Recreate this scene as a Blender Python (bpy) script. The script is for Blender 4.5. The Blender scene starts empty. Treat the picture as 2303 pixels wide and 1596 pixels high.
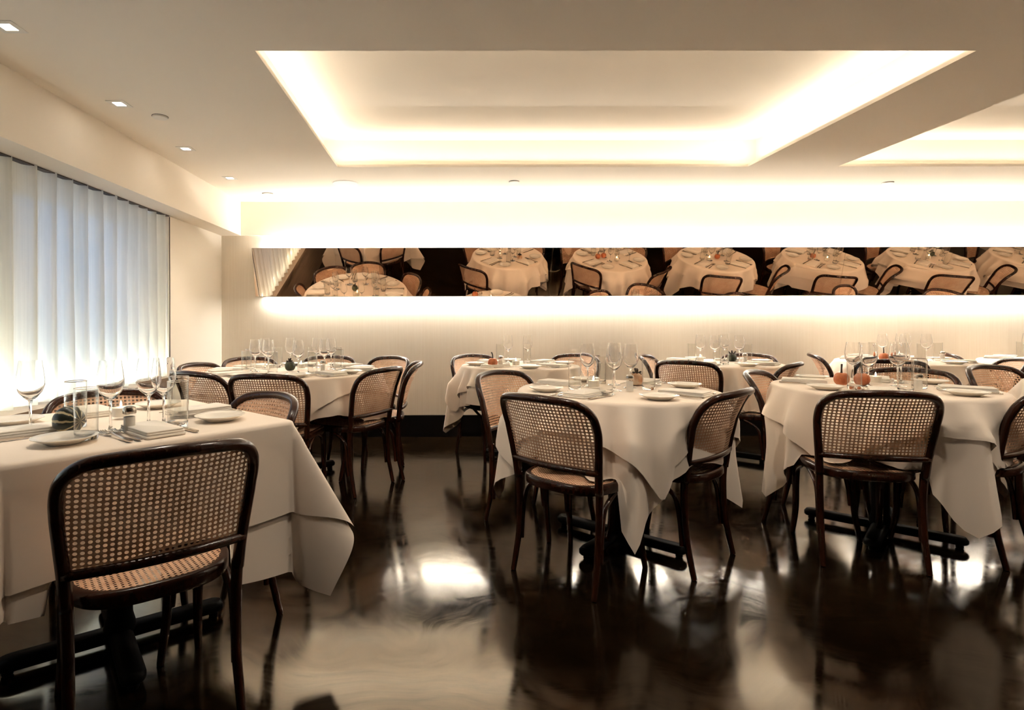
import bpy, bmesh, math, random
from mathutils import Vector, Matrix
random.seed(7)
PI = math.pi
SC = bpy.context.scene
COL = SC.collection

# ------------------------------------------------------------------ camera
cam_d = bpy.data.cameras.new('camera')
cam_d.sensor_fit = 'HORIZONTAL'; cam_d.sensor_width = 36.0
cam_d.lens = 1290.0 / 2303.0 * 36.0
cam_d.shift_x = 0.06244; cam_d.shift_y = -0.03413
cam_d.clip_start = 0.02; cam_d.clip_end = 100
cam = bpy.data.objects.new('camera', cam_d); COL.objects.link(cam)
cam.matrix_world = Matrix.Translation((0, 0, 1.10)) @ Matrix.Rotation(-0.00413, 4, 'Z') @ Matrix.Rotation(PI/2, 4, 'X') @ Matrix.Rotation(-0.00225, 4, 'Z')
SC.camera = cam

# ------------------------------------------------------------------ world, exposure
W = bpy.data.worlds.new('world'); SC.world = W; W.use_nodes = True
bg = W.node_tree.nodes['Background']
bg.inputs[0].default_value = (0.40, 0.55, 0.80, 1); bg.inputs[1].default_value = .46
SC.view_settings.view_transform = 'Standard'; SC.view_settings.look = 'None'
SC.view_settings.exposure = 1.85; SC.view_settings.gamma = 1.0
SC.view_settings.use_curve_mapping = False
SC.cycles.use_denoising = True
SC.cycles.max_bounces = 14; SC.cycles.diffuse_bounces = 5; SC.cycles.glossy_bounces = 4
SC.cycles.use_light_tree = False
SC.cycles.use_adaptive_sampling = True; SC.cycles.adaptive_threshold = 0.03; SC.cycles.adaptive_min_samples = 16
SC.cycles.transmission_bounces = 12; SC.cycles.transparent_max_bounces = 16
SC.cycles.caustics_reflective = False; SC.cycles.caustics_refractive = True
SC.cycles.sample_clamp_indirect = 8.0

# room dimensions (metres); the camera stands at the origin and looks along +Y
YW = 5.427; ZC = 2.218; ZS = 1.900; XL = -2.116; XS = -1.928
XR = 9.6; YF = -2.6; ZTR = 2.45
TRAYS = [(-0.788, 2.216), (2.874, 5.90), (6.56, 9.2)]; TY0, TY1 = 2.383, 4.193
WARM = (1.0, 0.925, 0.795); WARMW = (1.0, 0.962, 0.88); DOWN = (1.0, 0.87, 0.70)

def area(name, loc, rot, sx, sy, power, color, parent=None, spread=None):
    d = bpy.data.lights.new(name, 'AREA'); d.shape = 'RECTANGLE'; d.size = sx; d.size_y = sy
    d.energy = power; d.color = color
    if spread: d.spread = spread
    o = bpy.data.objects.new(name, d); COL.objects.link(o); o.location = loc; o.rotation_euler = rot
    return o
COVE = 0.52      # watts per metre of cove strip
for (x0, x1) in TRAYS:
    lx = x1-x0; ly = TY1-TY0; z = ZC+0.045; cx = (x0+x1)/2; cy = (TY0+TY1)/2; e = 0.07
    # strips lie in the pockets behind the lip and shine up and inwards
    area('cove_led', (cx, TY0-e, z), (PI-0.55, 0, 0), lx, 0.025, COVE*lx*0.55, WARM)
    area('cove_led', (cx, TY1+e, z), (PI+0.55, 0, 0), lx, 0.025, COVE*lx, WARM)
    area('cove_led', (x0-e, cy, z), (0, PI+0.55, 0), 0.025, ly, COVE*ly, WARM)
    area('cove_led', (x1+e, cy, z), (0, PI-0.55, 0), 0.025, ly, COVE*ly*1.25, WARM)
MX0, MX1 = -1.782, 9.3
area('mirror_led_up', ((MX0+MX1)/2+.03, 5.385, 1.735), (PI+0.02, 0, 0), MX1-MX0-0.12, 0.03, 3.1*(MX1-MX0), WARMW)
area('mirror_led_down', ((MX0+MX1)/2+.03, 5.408, 1.322), (0, 0, 0), MX1-MX0-0.12, 0.02, 3.5*(MX1-MX0), WARMW)
area('sill_led', (-2.215, 2.65, 0.675), (PI, 0.15, 0), 0.03, 3.4, 4.8, (0.92, 1.0, 0.90))

# ------------------------------------------------------------------ mesh helpers
class MB:
    def __init__(s): s.v = []; s.f = []
    def add(s, vs, fs):
        o = len(s.v); s.v += [tuple(p) for p in vs]; s.f += [tuple(i+o for i in f) for f in fs]; return s
    def box(s, x0, x1, y0, y1, z0, z1):
        v = [(x, y, z) for x in (x0, x1) for y in (y0, y1) for z in (z0, z1)]
        return s.add(v, [(0,1,3,2), (4,6,7,5), (0,4,5,1), (2,3,7,6), (0,2,6,4), (1,5,7,3)])
    def quad(s, a, b, c, d): return s.add([a, b, c, d], [(0,1,2,3)])
    def lathe(s, prof, seg=24, c=(0,0,0), rib=None, caps=True):
        n = len(prof); vs = []
        for i in range(seg):
            t = 2*PI*i/seg
            for (r, z) in prof:
                k = rib(t, r, z) if rib else 1.0
                vs.append((c[0]+r*k*math.cos(t), c[1]+r*k*math.sin(t), c[2]+z))
        fs = []
        for i in range(seg):
            j = (i+1) % seg
            for k in range(n-1): fs.append((i*n+k, j*n+k, j*n+k+1, i*n+k+1))
        s.add(vs, fs)
        if caps:
            o = len(s.v)-len(vs)
            if prof[0][0] > 1e-5: s.f.append(tuple(o+i*n for i in range(seg))[::-1])
            if prof[-1][0] > 1e-5: s.f.append(tuple(o+i*n+n-1 for i in range(seg)))
        return s
    def tube(s, path, rad, seg=8, closed=False, flat=1.0, cap=True):
        P = [Vector(p) for p in path]; n = len(P)
        if not isinstance(rad, (list, tuple)): rad = [rad]*n
        T = []
        for i in range(n):
            if closed: t = P[(i+1) % n]-P[i-1]
            else: t = P[min(i+1, n-1)]-P[max(i-1, 0)]
            T.append(t.normalized())
        up = Vector((0,0,1))
        if abs(T[0].dot(up)) > .9: up = Vector((0,1,0))
        N = (up-T[0]*up.dot(T[0])).normalized(); vs = []
        for i in range(n):
            if i: 
                N = (N-T[i]*N.dot(T[i])); N = N.normalized() if N.length > 1e-6 else T[i].orthogonal().normalized()
            B = T[i].cross(N)
            for k in range(seg):
                a = 2*PI*k/seg; vs.append(P[i]+N*(math.cos(a)*rad[i]*flat)+B*(math.sin(a)*rad[i]))
        fs = []
        for i in range(n if closed else n-1):
            j = (i+1) % n
            for k in range(seg):
                l = (k+1) % seg; fs.append((i*seg+k, i*seg+l, j*seg+l, j*seg+k))
        if not closed and cap:
            fs.append(tuple(range(seg))[::-1]); fs.append(tuple((n-1)*seg+k for k in range(seg)))
        return s.add(vs, fs)
    def prism(s, outline, z0, z1):
        n = len(outline); vs = [(x, y, z0) for x, y in outline]+[(x, y, z1) for x, y in outline]
        fs = [tuple(range(n))[::-1], tuple(range(n, 2*n))]+[(i, (i+1) % n, n+(i+1) % n, n+i) for i in range(n)]
        return s.add(vs, fs)
    def loft(s, rings, cap=True):
        n = len(rings[0]); vs = [p for r in rings for p in r]; fs = []
        for a in range(len(rings)-1):
            for i in range(n):
                j = (i+1) % n; fs.append((a*n+i, a*n+j, (a+1)*n+j, (a+1)*n+i))
        if cap: fs.append(tuple(range(n))[::-1]); fs.append(tuple((len(rings)-1)*n+i for i in range(n)))
        return s.add(vs, fs)
    def mesh(s, name, mat, smooth=True, angle=40):
        me = bpy.data.meshes.new(name); me.from_pydata(s.v, [], s.f); me.update()
        me.materials.append(mat)
        if smooth:
            me.polygons.foreach_set('use_smooth', [True]*len(me.polygons))
            if angle < 180:
                bm = bmesh.new(); bm.from_mesh(me)
                ca = math.radians(angle)
                for e in bm.edges:
                    if len(e.link_faces) == 2 and e.calc_face_angle(0) > ca: e.smooth = False
                bm.to_mesh(me); bm.free()
        return me

def obj(name, me, parent=None, loc=None):
    o = bpy.data.objects.new(name, me); COL.objects.link(o)
    if parent: o.parent = parent
    if loc: o.location = loc
    return o
def empty(name, loc=(0,0,0), rz=0):
    o = bpy.data.objects.new(name, None); COL.objects.link(o); o.location = loc; o.rotation_euler = (0,0,rz)
    o.empty_display_size = 0.05; return o
def tag(o, label, cat, group=None, kind=None):
    o['label'] = label; o['category'] = cat
    if group: o['group'] = group
    if kind: o['kind'] = kind
    return o
def struct(name, mb, mat, parent=None, smooth=False):
    o = obj(name, mb.mesh(name, mat, smooth), parent)
    if not parent: o['kind'] = 'structure'
    return o
def cr(pts, n):   # Catmull-Rom through the points, n samples for each span
    P = [Vector(p) for p in pts]; out = []
    for i in range(len(P)-1):
        p0 = P[i-1] if i else P[0]*2-P[1]; p1 = P[i]; p2 = P[i+1]; p3 = P[i+2] if i+2 < len(P) else P[-1]*2-P[-2]
        for k in range(n):
            t = k/n
            out.append(0.5*((2*p1)+(p2-p0)*t+(2*p0-5*p1+4*p2-p3)*t*t+(3*p1-p0-3*p2+p3)*t**3))
    out.append(P[-1]); return out
def lerp(tab, x):
    for (a, b), (c, d) in zip(tab, tab[1:]):
        if x <= c: return b+(d-b)*max(0, (x-a)/(c-a))
    return tab[-1][1]

# ------------------------------------------------------------------ materials
def mat(name, col, rough=0.5, metal=0.0, spec=0.5, **kw):
    m = bpy.data.materials.new(name); m.use_nodes = True
    b = m.node_tree.nodes['Principled BSDF']
    b.inputs['Base Color'].default_value = (*col, 1); b.inputs['Roughness'].default_value = rough
    b.inputs['Metallic'].default_value = metal; b.inputs['Specular IOR Level'].default_value = spec
    for k, v in kw.items(): b.inputs[k].default_value = v
    return m
def nodes(m): return m.node_tree.nodes, m.node_tree.links, m.node_tree.nodes['Principled BSDF']
def texco(nt, scale=(1,1,1), kind='Object'):
    n = nt.nodes; c = n.new('ShaderNodeTexCoord'); mp = n.new('ShaderNodeMapping'); mp.inputs['Scale'].default_value = scale
    nt.links.new(c.outputs[kind], mp.inputs['Vector']); return mp.outputs['Vector']
def noise(nt, vec, scale, detail=4, rough=.55):
    t = nt.nodes.new('ShaderNodeTexNoise'); t.inputs['Scale'].default_value = scale; t.inputs['Detail'].default_value = detail
    t.inputs['Roughness'].default_value = rough; nt.links.new(vec, t.inputs['Vector']); return t.outputs['Fac']
def ramp(nt, fac, stops):
    r = nt.nodes.new('ShaderNodeValToRGB'); e = r.color_ramp.elements
    while len(e) < len(stops): e.new(0.5)
    for el, (p, c) in zip(e, stops): el.position = p; el.color = (*c, 1) if len(c) == 3 else c
    nt.links.new(fac, r.inputs['Fac']); return r.outputs['Color']
def bump(nt, h, strength, dist):
    b = nt.nodes.new('ShaderNodeBump'); b.inputs['Strength'].default_value = strength; b.inputs['Distance'].default_value = dist
    nt.links.new(h, b.inputs['Height']); return b.outputs['Normal']

M = {}
M['ceiling'] = m = mat('ceiling_paint', (0.93, 0.85, 0.74), 0.85, spec=.2)
M['wall'] = m = mat('wall_paint', (0.90, 0.835, 0.74), 0.8, spec=.2)
# grasscloth wallpaper: fine vertical threads
M['paper'] = m = mat('grasscloth_paper', (0.78, 0.70, 0.59), 0.8, spec=.2)
n, l, b = nodes(m); nt = m.node_tree
f1 = noise(nt, texco(nt, (160, 1, 2.2)), 1.0, 5, .7)
l.new(ramp(nt, f1, [(0.25, (0.78, 0.69, 0.57)), (0.75, (0.85, 0.775, 0.665))]), b.inputs['Base Color'])
l.new(bump(nt, f1, .25, .002), b.inputs['Normal'])
# dark polished concrete with trowel marks
M['floor'] = m = mat('polished_concrete', (0.02, 0.012, 0.007), 0.14, spec=.5)
n, l, b = nodes(m); nt = m.node_tree
v = texco(nt, (1, 1, 1))
dist = nt.nodes.new('ShaderNodeTexNoise'); dist.inputs['Scale'].default_value = 1.6; dist.inputs['Detail'].default_value = 2; l.new(v, dist.inputs['Vector'])
mx = nt.nodes.new('ShaderNodeMix'); mx.data_type = 'VECTOR'; mx.inputs[0].default_value = .5; l.new(v, mx.inputs[4]); l.new(dist.outputs['Color'], mx.inputs[5])
stt = nt.nodes.new('ShaderNodeMapping'); stt.inputs['Scale'].default_value = (4, 17, 1); stt.inputs['Rotation'].default_value = (0, 0, .75); l.new(mx.outputs[1], stt.inputs['Vector'])
f1 = noise(nt, stt.outputs['Vector'], 2.2, 6, .65); f2 = noise(nt, v, 2.0, 6, .6)
mm = nt.nodes.new('ShaderNodeMath'); mm.operation = 'ADD'; l.new(f1, mm.inputs[0]); l.new(f2, mm.inputs[1])
l.new(ramp(nt, f2, [(0.3, (0.004, 0.0020, 0.0008)), (0.7, (0.013, 0.0066, 0.0026))]), b.inputs['Base Color'])
mr = nt.nodes.new('ShaderNodeMapRange'); mr.inputs[1].default_value = .7; mr.inputs[2].default_value = 1.3; mr.inputs[3].default_value = .06; mr.inputs[4].default_value = .20
l.new(mm.outputs[0], mr.inputs[0]); l.new(mr.outputs[0], b.inputs['Roughness'])
ms_ = nt.nodes.new('ShaderNodeMapRange'); ms_.inputs[1].default_value = .32; ms_.inputs[2].default_value = .68; ms_.inputs[3].default_value = .36; ms_.inputs[4].default_value = .60
l.new(f1, ms_.inputs[0]); l.new(ms_.outputs[0], b.inputs['Specular IOR Level'])
l.new(bump(nt, f1, .035, .003), b.inputs['Normal']); b.inputs['IOR'].default_value = 1.85; b.inputs['Specular Tint'].default_value = (1, .83, .62, 1)
M['darkwall'] = mat('dark_wall_panel', (0.035, 0.022, 0.014), .5)
M['base'] = mat('black_baseboard', (0.004, 0.003, 0.0025), .6, spec=.15)
M['frame'] = m = mat('dark_bentwood', (0.055, 0.017, 0.008), .24, spec=.5)
n, l, b = nodes(m); nt = m.node_tree
f1 = noise(nt, texco(nt, (30, 30, 5)), 1.5, 4)
l.new(ramp(nt, f1, [(0.3, (0.022, 0.0058, 0.0024)), (0.75, (0.046, 0.0120, 0.0046))]), b.inputs['Base Color'])
# woven cane, lets some light through
M['cane'] = m = mat('woven_cane', (0.62, 0.36, 0.22), .5, spec=.35)
n, l, b = nodes(m); nt = m.node_tree
f1 = noise(nt, texco(nt), 14, 4); f2 = noise(nt, texco(nt, (1, .15, .15)), 260, 2)
mmx = nt.nodes.new('ShaderNodeMath'); mmx.operation = 'MULTIPLY_ADD'; l.new(f2, mmx.inputs[0]); mmx.inputs[1].default_value = .5; l.new(f1, mmx.inputs[2])
cc = ramp(nt, mmx.outputs[0], [(0.45, (0.58, 0.30, 0.165)), (0.95, (0.86, 0.59, 0.41))]); l.new(cc, b.inputs['Base Color'])
l.new(bump(nt, f2, .3, .001), b.inputs['Normal'])
tr = nt.nodes.new('ShaderNodeBsdfTranslucent'); l.new(cc, tr.inputs['Color'])
ms = nt.nodes.new('ShaderNodeMixShader'); ms.inputs[0].default_value = .06; l.new(b.outputs[0], ms.inputs[1]); l.new(tr.outputs[0], ms.inputs[2])
l.new(ms.outputs[0], nt.nodes['Material Output'].inputs['Surface'])
# linen
def linen(name, col):
    m = mat(name, col, .75, spec=.15); n, l, b = nodes(m); nt = m.node_tree
    f = noise(nt, texco(nt, (1, 1, .4)), 220, 2)
    l.new(bump(nt, f, .12, .001), b.inputs['Normal']); b.inputs['Sheen Weight'].default_value = .1
    return m
M['linen'] = linen('white_linen', (0.90, 0.785, 0.675))
M['napkin'] = linen('napkin_linen', (0.86, 0.80, 0.72))
M['china'] = mat('white_china', (0.83, 0.78, 0.70), .18)
M['steel'] = mat('cutlery_steel', (0.55, 0.50, 0.44), .22, 1.0)
M['iron'] = mat('black_cast_iron', (0.003, 0.0023, 0.002), .55, spec=.1)
M['board'] = mat('table_board', (0.25, 0.16, 0.09), .5)
M['mirror'] = mat('tinted_mirror', (0.62, 0.47, 0.35), .012, 1.0)
M['backing'] = mat('mirror_backing', (0.25, 0.2, 0.15), .6)
M['white'] = mat('white_enamel', (0.84, 0.80, 0.73), .4)
M['dark'] = mat('dark_slot', (0.05, 0.03, 0.02), .5)
M['wax'] = mat('candle_wax', (0.9, 0.84, 0.72), .4, **{'Subsurface Weight': .0})
M['salt'] = mat('white_salt', (0.85, 0.80, 0.72), .8)
M['stem'] = mat('gourd_stem', (0.035, 0.02, 0.012), .8)
M['sillwood'] = m = mat('sill_panel', (0.30, 0.215, 0.15), .5)
n, l, b = nodes(m); nt = m.node_tree
l.new(ramp(nt, noise(nt, texco(nt, (60, 2, 60)), 1.5, 4), [(0.3, (0.25, 0.175, 0.12)), (0.7, (0.34, 0.25, 0.18))]), b.inputs['Base Color'])
def emit(name, col, s):
    m = bpy.data.materials.new(name); m.use_nodes = True; nt = m.node_tree; nt.nodes.clear()
    e = nt.nodes.new('ShaderNodeEmission'); e.inputs[0].default_value = (*col, 1); e.inputs[1].default_value = s
    o = nt.nodes.new('ShaderNodeOutputMaterial'); nt.links.new(e.outputs[0], o.inputs[0]); return m
M['lamp'] = emit('lamp_lens', (1.0, 0.95, 0.86), 12.0)
M['flame'] = emit('candle_flame', (1.0, 0.82, 0.5), 12.0)
# thin clear glass: reflects at grazing angles, otherwise lets light pass straight
M['glass'] = m = bpy.data.materials.new('clear_glass'); m.use_nodes = True; nt = m.node_tree; nt.nodes.clear()
gt = nt.nodes.new('ShaderNodeBsdfTransparent'); gt.inputs[0].default_value = (.99, .99, .98, 1)
gg = nt.nodes.new('ShaderNodeBsdfGlass'); gg.inputs['Roughness'].default_value = .0; gg.inputs['IOR'].default_value = 1.46
ms = nt.nodes.new('ShaderNodeMixShader'); ou = nt.nodes.new('ShaderNodeOutputMaterial'); ms.inputs[0].default_value = 1.0
nt.links.new(gt.outputs[0], ms.inputs[1]); nt.links.new(gg.outputs[0], ms.inputs[2]); nt.links.new(ms.outputs[0], ou.inputs[0])
# thin tumbler wall: clear, mirror-like only at grazing angles
M['thinwall'] = m = bpy.data.materials.new('thin_glass_wall'); m.use_nodes = True; nt = m.node_tree; nt.nodes.clear()
gt = nt.nodes.new('ShaderNodeBsdfTransparent'); gt.inputs[0].default_value = (.985, .985, .975, 1)
gg = nt.nodes.new('ShaderNodeBsdfGlossy'); gg.inputs['Roughness'].default_value = .03
lw = nt.nodes.new('ShaderNodeLayerWeight'); lw.inputs[0].default_value = .5
pw = nt.nodes.new('ShaderNodeMath'); pw.operation = 'POWER'; nt.links.new(lw.outputs['Facing'], pw.inputs[0]); pw.inputs[1].default_value = 3.5
rg = nt.nodes.new('ShaderNodeMapRange'); nt.links.new(pw.outputs[0], rg.inputs[0]); rg.inputs[3].default_value = .045; rg.inputs[4].default_value = .9
ms = nt.nodes.new('ShaderNodeMixShader'); ou = nt.nodes.new('ShaderNodeOutputMaterial'); nt.links.new(rg.outputs[0], ms.inputs[0])
nt.links.new(gt.outputs[0], ms.inputs[1]); nt.links.new(gg.outputs[0], ms.inputs[2]); nt.links.new(ms.outputs[0], ou.inputs[0])
# solid glass for heavy tumbler bases and stems
M['solidglass'] = mat('solid_glass', (.98, .98, .96), .0, **{'Transmission Weight': 1.0, 'IOR': 1.45})
# sheer curtain
M['sheer'] = m = bpy.data.materials.new('sheer_voile'); m.use_nodes = True; nt = m.node_tree; nt.nodes.clear()
df = nt.nodes.new('ShaderNodeBsdfDiffuse'); df.inputs[0].default_value = (.78, .74, .68, 1)
tl = nt.nodes.new('ShaderNodeBsdfTranslucent'); tl.inputs[0].default_value = (.86, .88, .86, 1)
tp = nt.nodes.new('ShaderNodeBsdfTransparent'); tp.inputs[0].default_value = (1, 1, 1, 1)
m1 = nt.nodes.new('ShaderNodeMixShader'); m1.inputs[0].default_value = .5
m2 = nt.nodes.new('ShaderNodeMixShader'); ou = nt.nodes.new('ShaderNodeOutputMaterial')
vv = noise(nt, texco(nt, (1, 40, .6)), 3.0, 4)
mr = nt.nodes.new('ShaderNodeMapRange'); mr.inputs[1].default_value = .3; mr.inputs[2].default_value = .7; mr.inputs[3].default_value = .06; mr.inputs[4].default_value = .16
nt.links.new(vv, mr.inputs[0]); nt.links.new(mr.outputs[0], m2.inputs[0])
nt.links.new(df.outputs[0], m1.inputs[1]); nt.links.new(tl.outputs[0], m1.inputs[2]); nt.links.new(m1.outputs[0], m2.inputs[1]); nt.links.new(tp.outputs[0], m2.inputs[2]); nt.links.new(m2.outputs[0], ou.inputs[0])
M['pane'] = m = bpy.data.materials.new('window_glass'); m.use_nodes = True; nt = m.node_tree; nt.nodes.clear()
gt = nt.nodes.new('ShaderNodeBsdfTransparent'); gg = nt.nodes.new('ShaderNodeBsdfGlossy'); gg.inputs['Roughness'].default_value = .02
ms = nt.nodes.new('ShaderNodeMixShader'); ms.inputs[0].default_value = .06; ou = nt.nodes.new('ShaderNodeOutputMaterial')
nt.links.new(gt.outputs[0], ms.inputs[1]); nt.links.new(gg.outputs[0], ms.inputs[2]); nt.links.new(ms.outputs[0], ou.inputs[0])
def skin(name, stops, scale, rough=.45):
    m = mat(name, (1,1,1), rough); n, l, b = nodes(m); nt = m.node_tree
    l.new(ramp(nt, noise(nt, texco(nt), scale, 3), stops), b.inputs['Base Color']); return m
M['orange'] = skin('orange_rind', [(0.3, (0.42, 0.10, 0.03)), (0.7, (0.60, 0.21, 0.08))], 40)
M['palegourd'] = skin('pale_rind', [(0.35, (0.50, 0.22, 0.10)), (0.65, (0.72, 0.58, 0.42))], 30)
M['darkgourd'] = skin('dark_green_rind', [(0.35, (0.012, 0.016, 0.007)), (0.7, (0.06, 0.07, 0.03))], 45)
# dark green gourd with pale stripes running from stem to tip
M['striped'] = m = mat('striped_rind', (.02, .03, .01), .4); n, l, b = nodes(m); nt = m.node_tree
tc = nt.nodes.new('ShaderNodeTexCoord'); sp = nt.nodes.new('ShaderNodeSeparateXYZ'); l.new(tc.outputs['Object'], sp.inputs[0])
at = nt.nodes.new('ShaderNodeMath'); at.operation = 'ARCTAN2'; l.new(sp.outputs['Z'], at.inputs[0]); l.new(sp.outputs['Y'], at.inputs[1])
ml = nt.nodes.new('ShaderNodeMath'); ml.operation = 'MULTIPLY'; ml.inputs[1].default_value = 9; l.new(at.outputs[0], ml.inputs[0])
nz = noise(nt, texco(nt), 70, 3); ma = nt.nodes.new('ShaderNodeMath'); ma.operation = 'MULTIPLY_ADD'; l.new(nz, ma.inputs[0]); ma.inputs[1].default_value = 2.2; l.new(ml.outputs[0], ma.inputs[2])
sn = nt.nodes.new('ShaderNodeMath'); sn.operation = 'SINE'; l.new(ma.outputs[0], sn.inputs[0])
l.new(ramp(nt, sn.outputs[0], [(0.45, (0.010, 0.014, 0.006)), (0.62, (0.012, 0.016, 0.007)), (0.72, (0.46, 0.38, 0.22))]), b.inputs['Base Color'])

# ------------------------------------------------------------------ the room
struct('floor', MB().box(-2.6, XR+.1, YF-.1, YW+.1, -.05, 0), M['floor'])
mb = MB(); XC0 = -2.6
mb.box(XC0, XR, YF, TY0, ZC, ZC+.02); mb.box(XC0, XR, TY1, YW+.1, ZC, ZC+.02)
xs = [XC0]+[x for t in TRAYS for x in t]+[XR]
for i in range(0, len(xs), 2): mb.box(xs[i], xs[i+1], TY0, TY1, ZC, ZC+.02)
ceil = struct('ceiling', mb, M['ceiling'])
for (x0, x1) in TRAYS:                      # raised trays with light pockets behind the lip
    p = .12; mb = MB(); a, c, e, g = x0-p, x1+p, TY0-p, TY1+p
    mb.box(a-.02, a, e, g, ZC+.02, ZTR); mb.box(c, c+.02, e, g, ZC+.02, ZTR)
    mb.box(a-.02, c+.02, e-.02, e, ZC+.02, ZTR); mb.box(a-.02, c+.02, g, g+.02, ZC+.02, ZTR)
    mb.box(a-.02, c+.02, e-.02, g+.02, ZTR, ZTR+.02)
    struct('ceiling_tray', mb, M['ceiling'], ceil)
struct('wall_back', MB().box(-2.6, XR+.1, YW, YW+.1, 0, ZC), M['paper'])
struct('wall_front', MB().box(-2.6, XR+.1, YF-.1, YF, 0, ZC), M['darkwall'])
struct('wall_right', MB().box(XR, XR+.1, YF, YW, 0, ZC), M['wall'])
YC1 = 4.39; XN = -2.30                       # window niche behind the curtain
mb = MB()
mb.box(XL-.2, XL, YC1, YW, 0, ZS+.02)                      # plain panel beside the curtain
mb.box(XL-.2, XL, YF, .6, 0, ZS+.02)
mb.box(XN-.08, XN, .6, YC1, 0, .70); mb.box(XN-.08, XN, .6, YC1, 1.84, ZC)
mb.box(XN-.08, XN, .6, .95, .70, 1.84); mb.box(XN-.08, XN, 4.25, YC1, .70, 1.84); mb.box(XN-.08, XN, 2.45, 3.02, .70, 1.84)
struct('wall_left', mb, M['wall'])
struct('trim_1', MB().box(XL-.03, XS, YF, YW, ZS, ZC), M['ceiling'])                    # bulkhead over the curtain
struct('trim_2', MB().box(XS, XR, YW-.018, YW, ZS, ZC), M['ceiling'])                    # shallow band over the mirror
struct('baseboard_back', MB().box(XL, XR, YW-.02, YW, 0, .202), M['base'])
struct('baseboard_left', MB().box(XL, XL+.015, YC1+.05, YW-.02, 0, .202), M['base'])
mb = MB(); mb.box(XN, -2.055, .6, YC1, .625, .655); struct('trim_3', mb, M['sillwood'])
struct('trim_4', MB().box(-2.11, -2.085, .6, YC1, 0, .625), M['sillwood'])
for k, (y0, y1) in enumerate(((.95, 2.45), (3.02, 4.25))):
    mb = MB(); X = XN-.05
    mb.box(X-.02, X+.03, y0, y1, .70, .745); mb.box(X-.02, X+.03, y0, y1, 1.795, 1.84)
    mb.box(X-.02, X+.03, y0, y0+.045, .745, 1.795); mb.box(X-.02, X+.03, y1-.045, y1, .745, 1.795)
    w = struct('window_%d' % (k+1), mb, M['white'])
    ym = (y0+y1)/2; struct('mullion', MB().box(X-.015, X+.025, ym-.02, ym+.02, .745, 1.795), M['white'], w)
    struct('pane', MB().box(X, X+.006, y0+.045, ym-.02, .745, 1.795), M['pane'], w)
    struct('pane', MB().box(X, X+.006, ym+.02, y1-.045, .745, 1.795), M['pane'], w)

# sheer curtain on a recessed track
def make_curtain():
    mb = MB(); y0, y1 = .64, 4.375; n = 900; rows = 12; vs = []
    for r in range(rows+1):
        t = r/rows; z = ZS-.004-(ZS-.004-.668)*t
        for i in range(n+1):
            y = y0+(y1-y0)*i/n
            ph = 2*PI*y/.139+1.1*math.sin(y*3.1)+.5*math.sin(y*7.7)
            w = math.sin(ph); w = math.copysign(abs(w)**.75, w)
            x = -2.128+(.024+.006*math.sin(2.3*y))*w+.010*t*math.sin(2*PI*y/.061+2*math.sin(4*y))+.004*math.sin(9*y+3*t)
            yy = y+.018*math.cos(ph)*(1-.3*t)
            if i > n-14: x += .02*t*t*(i-n+14)/14
            vs.append((x, yy, z+(.006*math.sin(ph+1) if r == 0 else 0)))
    fs = [(r*(n+1)+i, r*(n+1)+i+1, (r+1)*(n+1)+i+1, (r+1)*(n+1)+i) for r in range(rows) for i in range(n)]
    mb.add(vs, fs)
    root = empty('sheer_curtain', (0, 0, 0)); tag(root, 'long white sheer pleated curtain glowing blue and green along the left wall', 'curtain')
    obj('curtain_cloth', mb.mesh('curtain_cloth', M['sheer'], True, 180), root)
    obj('curtain_track', MB().box(-2.15, -2.10, .62, 4.385, ZS-.006, ZS+.0), root) if False else obj('curtain_track', MB().box(-2.145, -2.105, .62, 4.385, ZS-.007, ZS-.001).mesh('curtain_track', M['dark'], False), root)
    obj('edge_gap_shade', MB().tube([(-2.105, 4.384, ZS-.01), (-2.104, 4.384, 1.3), (-2.105, 4.384, .75)], .0035, 6).mesh('edge_gap_shade', M['dark']), root)  # dark strip standing in for the shaded gap between curtain and wall
make_curtain()

# long tilted mirror, leaning forward at the top, lit from behind
MB_, MT_ = (5.387, 1.325), (5.279, 1.7656)
def make_mirror():
    root = empty('tilted_wall_mirror', (0, YW, MB_[1])); tag(root, 'long narrow forward-tilted wall mirror with light glowing above and below', 'mirror')
    th = math.atan2(MB_[0]-MT_[0], MT_[1]-MB_[1]); nrm = Vector((0, -math.cos(th), -math.sin(th)))
    edges = [MX0, 0.985, 3.70, 6.42, MX1]
    def slab(x0, x1, d0, d1, inset=0):
        b = Vector((0, *MB_)); t = Vector((0, *MT_)); u = (t-b).normalized(); b = b+u*inset; t = t-u*inset
        vs = []
        for x in (x0, x1):
            for p in (b, t):
                for d in (d0, d1):
                    q = p-nrm*d; vs.append((x, q.y-YW, q.z-MB_[1]))
        return vs, [(0,1,3,2), (4,6,7,5), (0,4,5,1), (2,3,7,6), (0,2,6,4), (1,5,7,3)]
    for a, c in zip(edges, edges[1:]):
        m = MB(); m.add(*slab(a+.0008, c-.0008, 0, .006)); obj('mirror_panel', m.mesh('mirror_panel', M['mirror'], False), root)
    m = MB(); m.add(*slab(MX0, MX1, .0065, .014, .004)); obj('backing_board', m.mesh('backing_board', M['backing'], False), root)
    for x in (MX0, MX1-.012):                                    # closed wedge ends
        bq = [(MB_[0]+.008-YW, .01), (-.002, .01), (-.002, MT_[1]-MB_[1]-.03), (MT_[0]+.02-YW, MT_[1]-MB_[1]-.012)]
        vs = [(x, y, z) for y, z in bq]+[(x+.012, y, z) for y, z in bq]
        m = MB(); m.add(vs, [(3,2,1,0), (4,5,6,7), (0,1,5,4), (1,2,6,5), (2,3,7,6), (3,0,4,7)])
        obj('end_panel', m.mesh('end_panel', M['backing'], False), root)
make_mirror()

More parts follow.
